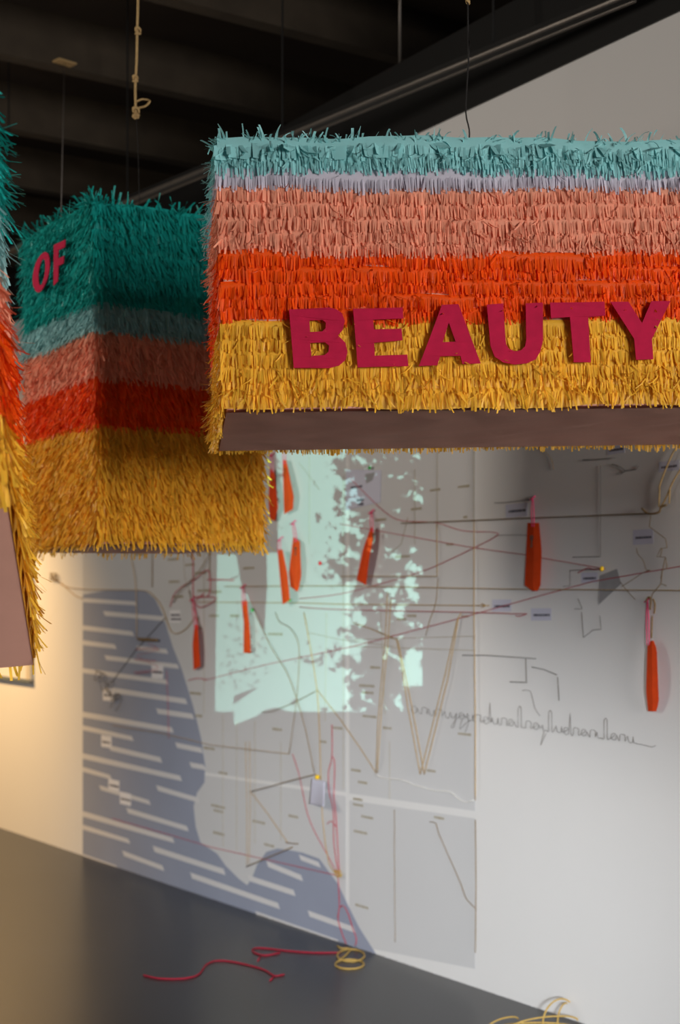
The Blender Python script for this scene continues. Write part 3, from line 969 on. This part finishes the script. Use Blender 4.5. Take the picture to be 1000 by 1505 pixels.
# wire handwriting: loops along a sloping line with tall strokes
def script_line():
    """one long strand bent into letter-like loops"""
    base = lambda x: 1047 + (x - 605) * 0.136
    G = {'n': [(0, 0), (0.5, -9), (5, -10), (7, -8), (7, 0)], 'u': [(0, -9), (1, -1), (6, 0), (7, -9), (8, 0)], 'o': [(6, -8), (2, -9), (0, -4), (2, 0), (6, -1), (7, -7), (9, -2)],
         'l': [(0, 0), (0, -27), (4, -28), (4, -2), (6, 0)], 'd': [(6, -7), (1, -8), (0, -1), (6, 0), (8, -30), (9, 0)], 'i': [(0, -8), (1, 0), (5, 0)],
         'y': [(0, -8), (2, 0), (6, -1), (8, -8), (5, 12), (1, 14), (8, 0)]}
    pts = []
    x = 605.0
    for c in 'onuniyoundunolnoiludnonilonuln':
        g = G[c]
        for (a, b) in g:
            pts.append((x + a * 1.15, base(x + a) + b + random.uniform(-0.6, 0.6)))
        x += g[-1][0] * 1.15 + random.uniform(2.0, 4.5)
        if x > 935: break
    pts += [(945, base(945) + 1), (958, base(958) + 3), (964, base(962))]
    return pts
cord('grey wire bent into a long line of handwriting', script_line(), M_GREY, 0.0012, off=0.006, kind='wire', cat='wire lettering', name='wire_handwriting', sub=2,
     extra=([(680, 1056), (676, 1072), (690, 1058), (684, 1076)], [(768, 1015), (780, 1016), (786, 1040), (794, 1052)], [(800, 1075), (795, 1095), (803, 1078)]))
# tangle of wire on the sea
tp = [(140 + 8 * math.sin(k * 1.7) + k * 2.2, 985 + k * 3.0 + 9 * math.sin(k * 2.9)) for k in range(16)]
cord('dark green tangle of wire on the striped sea', tp, M_GREY, 0.003, kind='wire', off=0.02, extra=([(162, 1040), (172, 1020), (178, 1030), (170, 1045)],))
tp = [(215 + 18 * math.sin(k * 2.1) + random.uniform(-3, 3), 945 + k * 3.5 + 5 * math.sin(k * 1.3)) for k in range(15)]
cord('loose tangle of grey thread over the striped sea below the peg', tp, M_RED, 0.0012, kind='wire', off=0.02)
# white string
cord('white string slack between the low point of a V and the sheet edge', [(552, 1138), (565, 1144), (592, 1147), (610, 1154), (640, 1162), (662, 1164), (674, 1174), (686, 1179), (697, 1176)], M_WHITE, 0.003, sub=3)
# low knot
kn = [(497 + 6 * math.cos(a) * (1 - a / 30), 1284 + 5 * math.sin(a * 1.3)) for a in np.linspace(0, 14, 22)]
cord('orange-tan twine knot low on the map where red yarn gathers', kn, M_YTW, 0.003, off=0.02, cat='knot', name='twine_knot', sub=2)
kn = [(79 + 5 * math.cos(a) , 848 + 6 * math.sin(a * 1.4)) for a in np.linspace(0, 12, 20)]
cord('small brown and green flower knot at the end of the coast twine', kn, M_TWINED, 0.004, off=0.02, cat='knot', name='twine_knot', sub=2)

# clothes peg on the sea
peg = empty('clothes_peg', W(217, 940, 0.02))
tag(peg, 'dark wooden clothes peg lying level on the printed sea', 'peg')
for dy in (0, 2.6):
    o = tube('peg_jaw', [W(203, 938 + dy, 0.02), W(218, 939 + dy * 0.8, 0.021), W(232, 940 + dy * 0.5, 0.02)], 0.005, M_TWINED, None)
    o.parent = peg; o.matrix_parent_inverse = Matrix.Translation(-Vector(W(217, 940, 0.02)))
o = tube('peg_spring', [W(220 + k % 2, 936 + k, 0.024) for k in range(7)], 0.002, M_METAL, None)
o.parent = peg; o.matrix_parent_inverse = Matrix.Translation(-Vector(W(217, 940, 0.02)))

# pins
def pin(label, x, y, m, r=0.009):
    bm = bmesh.new()
    bmesh.ops.create_uvsphere(bm, u_segments=12, v_segments=8, radius=r)
    for v in bm.verts:
        v.co.z *= 1.15
    me = bpy.data.meshes.new('pin_head')
    bm.to_mesh(me); bm.free()
    for p in me.polygons: p.use_smooth = True
    root = empty('push_pin', W(x, y, 0))
    tag(root, label, 'pin')
    h = link('pin_head', me, m, root)
    h.location = N * 0.018
    V, F = tube_data([[Vector((0, 0, 0)), N * 0.016]], 0.0022, 6)
    pydata('pin_shaft', V, F, M_METAL, root)
pin('yellow round-headed pin holding red yarn beside the grey tape', 890, 836, M_PINY)
pin('yellow-green pin on top of the small curled paper', 471, 1142, M_PINY, 0.012)
pin('green pin at the foot of the tag with the silver key', 430, 882, M_PING, 0.008)
pin('green pin above the picture sheet', 548, 688, M_PING, 0.008)
pin('green pin beside the folded orange tag', 375, 897, M_PING, 0.008)
pin('red pin in the leafy edge of the projection', 475, 828, M_PINR, 0.009)

# caption cards
def card(x, y, wpx, hpx, label, group, m=M_CARD, lines=1, ink=M_INK, name='caption_card'):
    sl = (y - 910) / (x + 914)
    root = empty(name, W(x, y + hpx / 2))
    tag(root, label, 'card', group)
    base = Matrix.Translation(-Vector(W(x, y + hpx / 2)))
    q = [(x - wpx / 2, y - hpx / 2 - sl * wpx / 2), (x + wpx / 2, y - hpx / 2 + sl * wpx / 2), (x + wpx / 2, y + hpx / 2 + sl * wpx / 2), (x - wpx / 2, y + hpx / 2 - sl * wpx / 2)]
    o = wall_poly('card', q, m, 0.0024 if x < 700 else 0.0004, thick=0.0006)
    o.parent = root; o.matrix_parent_inverse = base
    sp = [(x, y + (k - (lines - 1) / 2) * 6 + 1, wpx * 0.74) for k in range(lines)]
    t = words('lettering', sp, ink, 0.0034 if x < 700 else 0.0014, None, hpx=3.8)
    t.parent = root; t.matrix_parent_inverse = base
    t['kind'] = 'stuff'

G1 = 'caption cards on the white wall'
L1 = 'small pale lilac caption card '
for (x, y, wv, h, l) in [(760, 750, 32, 20, 'beside the pink cord of the wide orange tag'), (738, 890, 28, 18, 'at the arrow end of the level tan twine'),
                         (796, 903, 30, 18, 'beside the small red yarn bow'), (867, 849, 24, 15, 'below the short red yarn at the yellow pin'),
                         (946, 789, 30, 22, 'below the thick twine knot'), (906, 660, 26, 14, 'close under the long box above grey wire'),
                         (984, 685, 30, 15, 'behind the twine rising from the thick knot')]:
    card(x, y, wv, h, L1 + l, G1)
G2 = 'stickers on the printed sea'
L2 = 'small white sticker with a dark mark '
for (x, y, wv, h, l) in [(232, 987, 17, 20, 'on the sea below the clothes peg'), (160, 1021, 16, 18, 'on the sea under the dark green wire tangle'),
                         (157, 1090, 15, 17, 'alone on the sea below the level twine'), (168, 1154, 16, 16, 'on the sea, upper of two touching stickers'),
                         (185, 1174, 16, 18, 'on the sea, lower of two touching stickers')]:
    card(x, y, wv, h, L2 + l, G2, M_CARDW, 1, name='sticker')
card(258, 906, 16, 18, 'small pale card with two dark lines beside the coast twine', None, M_CARDW, 2)
# picture sheet
ps = empty('picture_sheet', W(540, 740))
tag(ps, 'pale paper sheet with a small picture and short lines of lettering below the long box', 'paper')
pb = Matrix.Translation(-Vector(W(540, 740)))
for (nm, o) in (('sheet', wall_poly('sheet', [(510, 690), (561, 691), (560, 738), (510, 750)], M_CARD, 0.003, thick=0.002)),
                ('picture', wall_poly('picture', [(538, 697), (553, 694), (549, 706), (540, 711)], M_TAPE, 0.0052, thick=0.0004)),
                ('lettering', words('lettering', [(524, 716, 14), (531, 735, 10), (532, 741, 8)], M_INK, 0.0056, None))):
    o.parent = ps; o.matrix_parent_inverse = pb
# small curled paper
def curled():
    V, F = [], []
    nx, ny = 8, 8
    for j in range(ny + 1):
        for i in range(nx + 1):
            a, b = i / nx, j / ny
            x = 458 + 20 * a - 3.5 * b + 2 * a * b
            y = 1144 + 38 * b + 4 * a
            V.append(W(x, y, 0.026 + 0.05 * (a ** 2) * b + 0.02 * b * b))
            if i and j:
                k = j * (nx + 1) + i
                F.append((k, k - 1, k - nx - 2, k - nx - 1))
    o = pydata('note_paper', V, F, M_CARD, None, smooth=True)
    tag(o, 'small pale note paper curling away from the wall under a yellow-green pin', 'paper')
    md = o.modifiers.new('thickness', 'SOLIDIFY')
    md.thickness = 0.001
curled()
tp_o = wall_poly('tape_patch', [(883, 846), (908, 836), (914, 858), (881, 889)], M_TAPE, 0.002, thick=0.001)
tag(tp_o, 'crumpled grey tape patch on the wall below the yellow pin', 'tape')

# ------------------------------------------------------------------ yarn and twine on the floor
def floor_cord(name, label, cat, pts, r, m, extra=(), sub=5):
    f = lambda q: [FL(p[0], p[1], r + (p[2] if len(p) > 2 else 0)) for p in q]
    o = tube(name, f(pts), r, m, None, sub=sub, extra=[f(e) for e in extra])
    return tag(o, label, cat)
floor_cord('floor_yarn', 'crimson yarn lying in a wavy line with a forked end on the dark floor', 'yarn',
           [(211, 1433), (235, 1438), (270, 1438), (292, 1432), (303, 1418), (318, 1412), (340, 1413), (372, 1420), (390, 1426), (404, 1434), (418, 1432)], 0.0038, M_REDF, extra=([(404, 1434), (397, 1441)],))
floor_cord('floor_yarn', 'crimson yarn doubled back on itself running to the foot of the wall', 'yarn',
           [(412, 1400), (390, 1404), (374, 1400), (372, 1395), (384, 1393), (420, 1397), (460, 1400), (500, 1400)], 0.0038, M_REDF, extra=([(383, 1404), (379, 1412)],))
def coil(cx, cy, rx, ry, n0=0.0, n1=6.283, k=20, wob=0.0):
    return [(cx + rx * math.cos(a) + wob * math.sin(3 * a), cy + ry * math.sin(a)) for a in np.linspace(n0, n1, k)]
floor_cord('floor_twine', 'yellow twine coiled in two rings at the foot of the map', 'twine', coil(514, 1417, 21, 7), 0.004, M_YTW,
           extra=(coil(516, 1404, 20, 9), [(496, 1390), (503, 1394), (515, 1394), (510, 1402), (498, 1412)]), sub=3)
def loopfloor(cx, cy, rx, h, ry=6):
    out = []
    for a in np.linspace(0, math.pi, 12):
        p = FL(cx - rx * math.cos(a), cy + ry * math.cos(a), 0.004)
        out.append(p + Vector((0, 0, h * math.sin(a))))
    return out
o = tube('floor_twine', loopfloor(822, 1500, 24, 0.085), 0.0035, M_YTW, None, sub=2, sides=6,
         extra=[loopfloor(800, 1506, 50, 0.03), loopfloor(740, 1504, 22, 0.02), loopfloor(830, 1497, 10, 0.06), [FL(x, y, 0.004) for (x, y) in coil(790, 1512, 60, 9)]])
tag(o, 'springy yellow twine heaped in loops below the bare white wall', 'twine')

# ------------------------------------------------------------------ hanging things under the ceiling
def drop(name, label, cat, pts, r, m, extra=(), sub=3):
    o = tube(name, pts, r, m, None, sub=sub, extra=extra)
    return tag(o, label, cat)

top1 = M1 @ Vector((0.05, 0.0, S1[2] - 0.01))
dp = top1.y
drop('hanging_wire', 'dark wire with a bent foot holding the long box', 'wire', [D(690, 206, dp), D(690, 190, dp), D(685, 165, dp), D(687, 120, dp), D(690, 60, dp), D(688, 5, dp), Vector((D(688, 5, dp).x, dp, 5.12))], 0.0022, M_DARK)
kx = D(688, 2, dp)
drop('wire_knot', 'small pale knot on the dark wire above the long box', 'knot', [kx + Vector((0.004 * math.cos(a), 0.004 * math.sin(a), 0.006 * math.sin(a * 0.7))) for a in np.linspace(0, 12, 18)], 0.003, M_TWINE)
# rope with knots, dangling above the upright box
top2 = M2 @ Vector((0.02, 0.1, S2[2]))
dr = 5.35
rp = [Vector((D(203, 0, dr).x, dr, 5.12)), D(203, -100, dr), D(203, 0, dr), D(202, 40, dr), D(201, 90, dr), D(199, 130, dr), D(200, 172, dr)]
rope = empty('twine_rope', D(200, 172, dr))
tag(rope, 'frayed tan twine rope with knots dangling above the tall teal box', 'rope')
rb = Matrix.Translation(-Vector(D(200, 172, dr)))
def rp_part(nm, pts, r, extra=()):
    o = tube(nm, pts, r, M_TWINE, None, sub=3, extra=extra)
    o.parent = rope; o.matrix_parent_inverse = rb
rp_part('strand', rp, 0.0045)
for (x, y, s) in ((203, 46, 1.0), (199, 116, 0.9), (200, 165, 1.3)):
    c = D(x, y, dr)
    rp_part('knot', [c + Vector((0.008 * s * math.cos(a), 0.008 * s * math.sin(a), 0.011 * s * math.sin(a * 0.43) )) for a in np.linspace(0, 18, 26)], 0.0045)
rp_part('loop', [D(200, 150, dr), D(208, 146, dr), D(218, 147, dr + .01), D(220, 150, dr), D(214, 156, dr), D(206, 158, dr), D(202, 160, dr)], 0.004)
rp_part('frayed_end', [D(200, 168, dr), D(199, 175, dr)], 0.006, extra=[[D(200, 166, dr), D(203, 174, dr)], [D(200, 166, dr), D(196, 173, dr)]])
drop('hanging_thread', 'thin dark thread from the frayed rope to the tall teal box', 'thread', [D(200, 170, dr), D(203, 220, dr), D(205, 300, dr)], 0.0012, M_DARK)
# clip on a joist with a pale thread
cp = D(95, 91, 3.2 * FPX / (910 - 91))
clip = box_mesh('ceiling_clip', (-0.055, -0.05, -0.004), (0.055, 0.05, 0.004), M_TWINE, None, bevel=0.001)
clip.location = (cp.x, cp.y, JZ - 0.004)
clip.rotation_euler = (R(8), R(4), yaw2)
tag(clip, 'small pale square clip plate fixed under a ceiling joist', 'clip')
pe = M2 @ Vector((-S2[0] / 2 + 0.06, S2[1] / 2 - 0.2, S2[2] - 0.01))
drop('hanging_thread', 'pale thread from the square clip plate to the tall teal box', 'thread', [Vector((cp.x, cp.y, JZ - 0.006)), (Vector((cp.x, cp.y, JZ)) + pe) / 2, pe], 0.0022, M_GREY, sub=1)
# support wire of the left box (out of the picture above) and rod over the fascia
t3 = M3 @ Vector((-0.1, 0.1, S3[2] - 0.01))
drop('hanging_wire', 'dark wire holding the box with the bare cloth front', 'wire', [t3, Vector((t3.x, t3.y, 5.12))], 0.0022, M_DARK, sub=1)
rodp = W(588, 100, 0.0)
drop('hanging_rod', 'thin grey rod from the ceiling to the black fascia', 'rod', [Vector((rodp.x, rodp.y, 4.15)), Vector((rodp.x, rodp.y, 5.12))], 0.007, M_RAIL, sub=1)

# lighting track in front of the fascia
ZT = 2.3
ra, rb_ = D(-60, 376 + .409 * 60, ZT * FPX / (910 - 376 - .409 * 60)), D(920, 0, ZT * FPX / 910)
dirn = (rb_ - ra).normalized()
rb2 = rb_ + dirn * 0.02
track = empty('lighting_track', (ra + rb2) / 2)
tag(track, 'long slim dark lighting track hung in front of the black fascia', 'track')
tb = Matrix.Translation(-Vector((ra + rb2) / 2))
perp = Vector((-dirn.y, dirn.x, 0))
def tpart(nm, o):
    o.parent = track; o.matrix_parent_inverse = tb
for s in (-1, 1):
    V, F = tube_data([[ra + perp * 0.03 * s, rb2 + perp * 0.03 * s]], 0.009, 8)
    tpart('rail', pydata('rail', V, F, M_RAIL))
Lx = (rb2 - ra).length
TM = Matrix(((dirn.x, perp.x, 0, ra.x), (dirn.y, perp.y, 0, ra.y), (0, 0, 1, ra.z), (0, 0, 0, 1)))
tpart('housing', box_mesh('housing', (0, -0.028, -0.002), (Lx, 0.028, 0.03), M_BLACK, None, M=TM))
for k in range(4):
    q = ra + (rb2 - ra) * ((k + 0.5) / 4)
    V, F = tube_data([[q + Vector((0, 0, 0.02)), Vector((q.x, q.y, 5.12))]], 0.005, 6)
    tpart('hanger', pydata('hanger', V, F, M_BLACK))

# ------------------------------------------------------------------ video projector beam: a leafy picture thrown on the wall
pj_loc = Vector((-0.06, -1.4, 1.2))
pj_d = bpy.data.lights.new('projector_behind_offscreen', 'SPOT')
pj = bpy.data.objects.new('projector_behind_offscreen', pj_d)
C.objects.link(pj)
pj.location = pj_loc
aim(pj, W(470, 850))
pj_d.energy = 3500
pj_d.color = (1, 1, 1)
pj_d.spot_size = R(40)
pj_d.spot_blend = 0.0
pj_d.shadow_soft_size = 0.004
PM = (Matrix.Translation(pj_loc) @ pj.rotation_euler.to_matrix().to_4x4()).inverted()


def pc(px, py):
    """slide coordinates of a place on the wall"""
    q = PM @ W(px, py)
    return (q.x / -q.z, q.y / -q.z)


pj_d.use_nodes = True
nt = pj_d.node_tree
nn, ll = nt.nodes, nt.links
em = nn['Emission']
tc = nn.new('ShaderNodeTexCoord')
sx = nn.new('ShaderNodeSeparateXYZ')
ll.new(tc.outputs['Normal'], sx.inputs[0])


def mth(op, a, b=None, clamp=False):
    n = nn.new('ShaderNodeMath')
    n.operation = op
    n.use_clamp = clamp
    for i, v in enumerate((a, b)):
        if v is None: continue
        if isinstance(v, (int, float)): n.inputs[i].default_value = v
        else: ll.new(v, n.inputs[i])
    return n.outputs[0]


SGN = -1.0
zc = mth('MULTIPLY', sx.outputs[2], SGN)
ca = mth('DIVIDE', sx.outputs[0], zc)
cb = mth('DIVIDE', sx.outputs[1], zc)


def halfplane(p, q, inside):
    (x0, y0), (x1, y1), (xi, yi) = pc(*p), pc(*q), pc(*inside)
    A, B = y1 - y0, x0 - x1
    k = -(A * x0 + B * y0)
    if A * xi + B * yi + k < 0: A, B, k = -A, -B, -k
    v = mth('ADD', mth('ADD', mth('MULTIPLY', ca, A), mth('MULTIPLY', cb, B)), k)
    return mth('GREATER_THAN', v, 0.0)


def convex(poly):
    c = (sum(p[0] for p in poly) / len(poly), sum(p[1] for p in poly) / len(poly))
    out = None
    for i in range(len(poly)):
        h = halfplane(poly[i], poly[(i + 1) % len(poly)], c)
        out = h if out is None else mth('MULTIPLY', out, h)
    return out


def AND(a, b): return mth('MULTIPLY', a, b)
def OR(a, b): return mth('MAXIMUM', a, b)
def NOT(a): return mth('SUBTRACT', 1.0, a)


vec = nn.new('ShaderNodeCombineXYZ')
ll.new(ca, vec.inputs[0]); ll.new(cb, vec.inputs[1])
def noise(scale, detail, rough=0.6, dist=0.0):
    n = nn.new('ShaderNodeTexNoise')
    n.inputs['Scale'].default_value = scale
    n.inputs['Detail'].default_value = detail
    n.inputs['Roughness'].default_value = rough
    n.inputs['Distortion'].default_value = dist
    ll.new(vec.outputs[0], n.inputs['Vector'])
    return n.outputs['Fac']


def ramp_x(x0, x1, y=850):
    a0, a1 = pc(x0, y)[0], pc(x1, y)[0]
    return mth('DIVIDE', mth('SUBTRACT', ca, a0), a1 - a0, clamp=True)


leaf = noise(160, 5, 0.62, 0.5)
big_n = noise(31, 2, 0.5, 0.3)
mixn = mth('ADD', mth('MULTIPLY', leaf, 0.62), mth('MULTIPLY', big_n, 0.38))
frame_all = convex([(322, 640), (622, 640), (621, 1008), (592, 1046), (316, 1046)])
# solid light area, its right rim broken up by leaves
thr = mth('ADD', mth('MULTIPLY', ramp_x(428, 560), 0.21), 0.36)
leaves = mth('GREATER_THAN', mixn, thr)
dark1 = convex([(357, 800), (396, 800), (392, 872), (396, 948), (372, 893), (360, 865)])
dark1 = OR(dark1, convex([(346, 806), (392, 806), (393, 868), (357, 872)]))
left_low = convex([(322, 1010), (345, 1028), (398, 992), (404, 998), (345, 1040), (340, 1080), (316, 1080)])
lower = convex([(344, 1038), (396, 998), (420, 1035), (378, 1052), (344, 1078)])
mask = AND(AND(frame_all, leaves), NOT(dark1))
gap = convex([(328, 1028), (345, 1022), (392, 992), (398, 997), (343, 1036), (342, 1046), (328, 1046)])
mask = AND(mask, NOT(gap))
mask = AND(mask, NOT(convex([(250, 600), (405, 600), (409, 812), (250, 818)])))
mask = AND(mask, NOT(convex([(378, 1046), (405, 1040), (432, 1047), (378, 1060)])))
mask = OR(mask, lower)
corner = convex([(596, 958), (621, 945), (621, 1008), (592, 1008)])
mask = OR(mask, AND(corner, mth('GREATER_THAN', leaf, 0.42)))
# fine dotted facade pattern in the left strip
vor = nn.new('ShaderNodeTexVoronoi')
vor.inputs['Scale'].default_value = 285
ll.new(vec.outputs[0], vor.inputs['Vector'])
dots = mth('GREATER_THAN', vor.outputs['Distance'], 0.33)
strip_l = convex([(330, 880), (375, 880), (402, 990), (345, 1030), (320, 1010)])
lvl = mth('SUBTRACT', 1.0, mth('MULTIPLY', AND(strip_l, NOT(dots)), 0.5))
mask = AND(mask, lvl)
em.inputs['Color'].default_value = (0.50, 1.0, 0.85, 1)
ll.new(mth('MULTIPLY', mask, 1.0), em.inputs['Strength'])
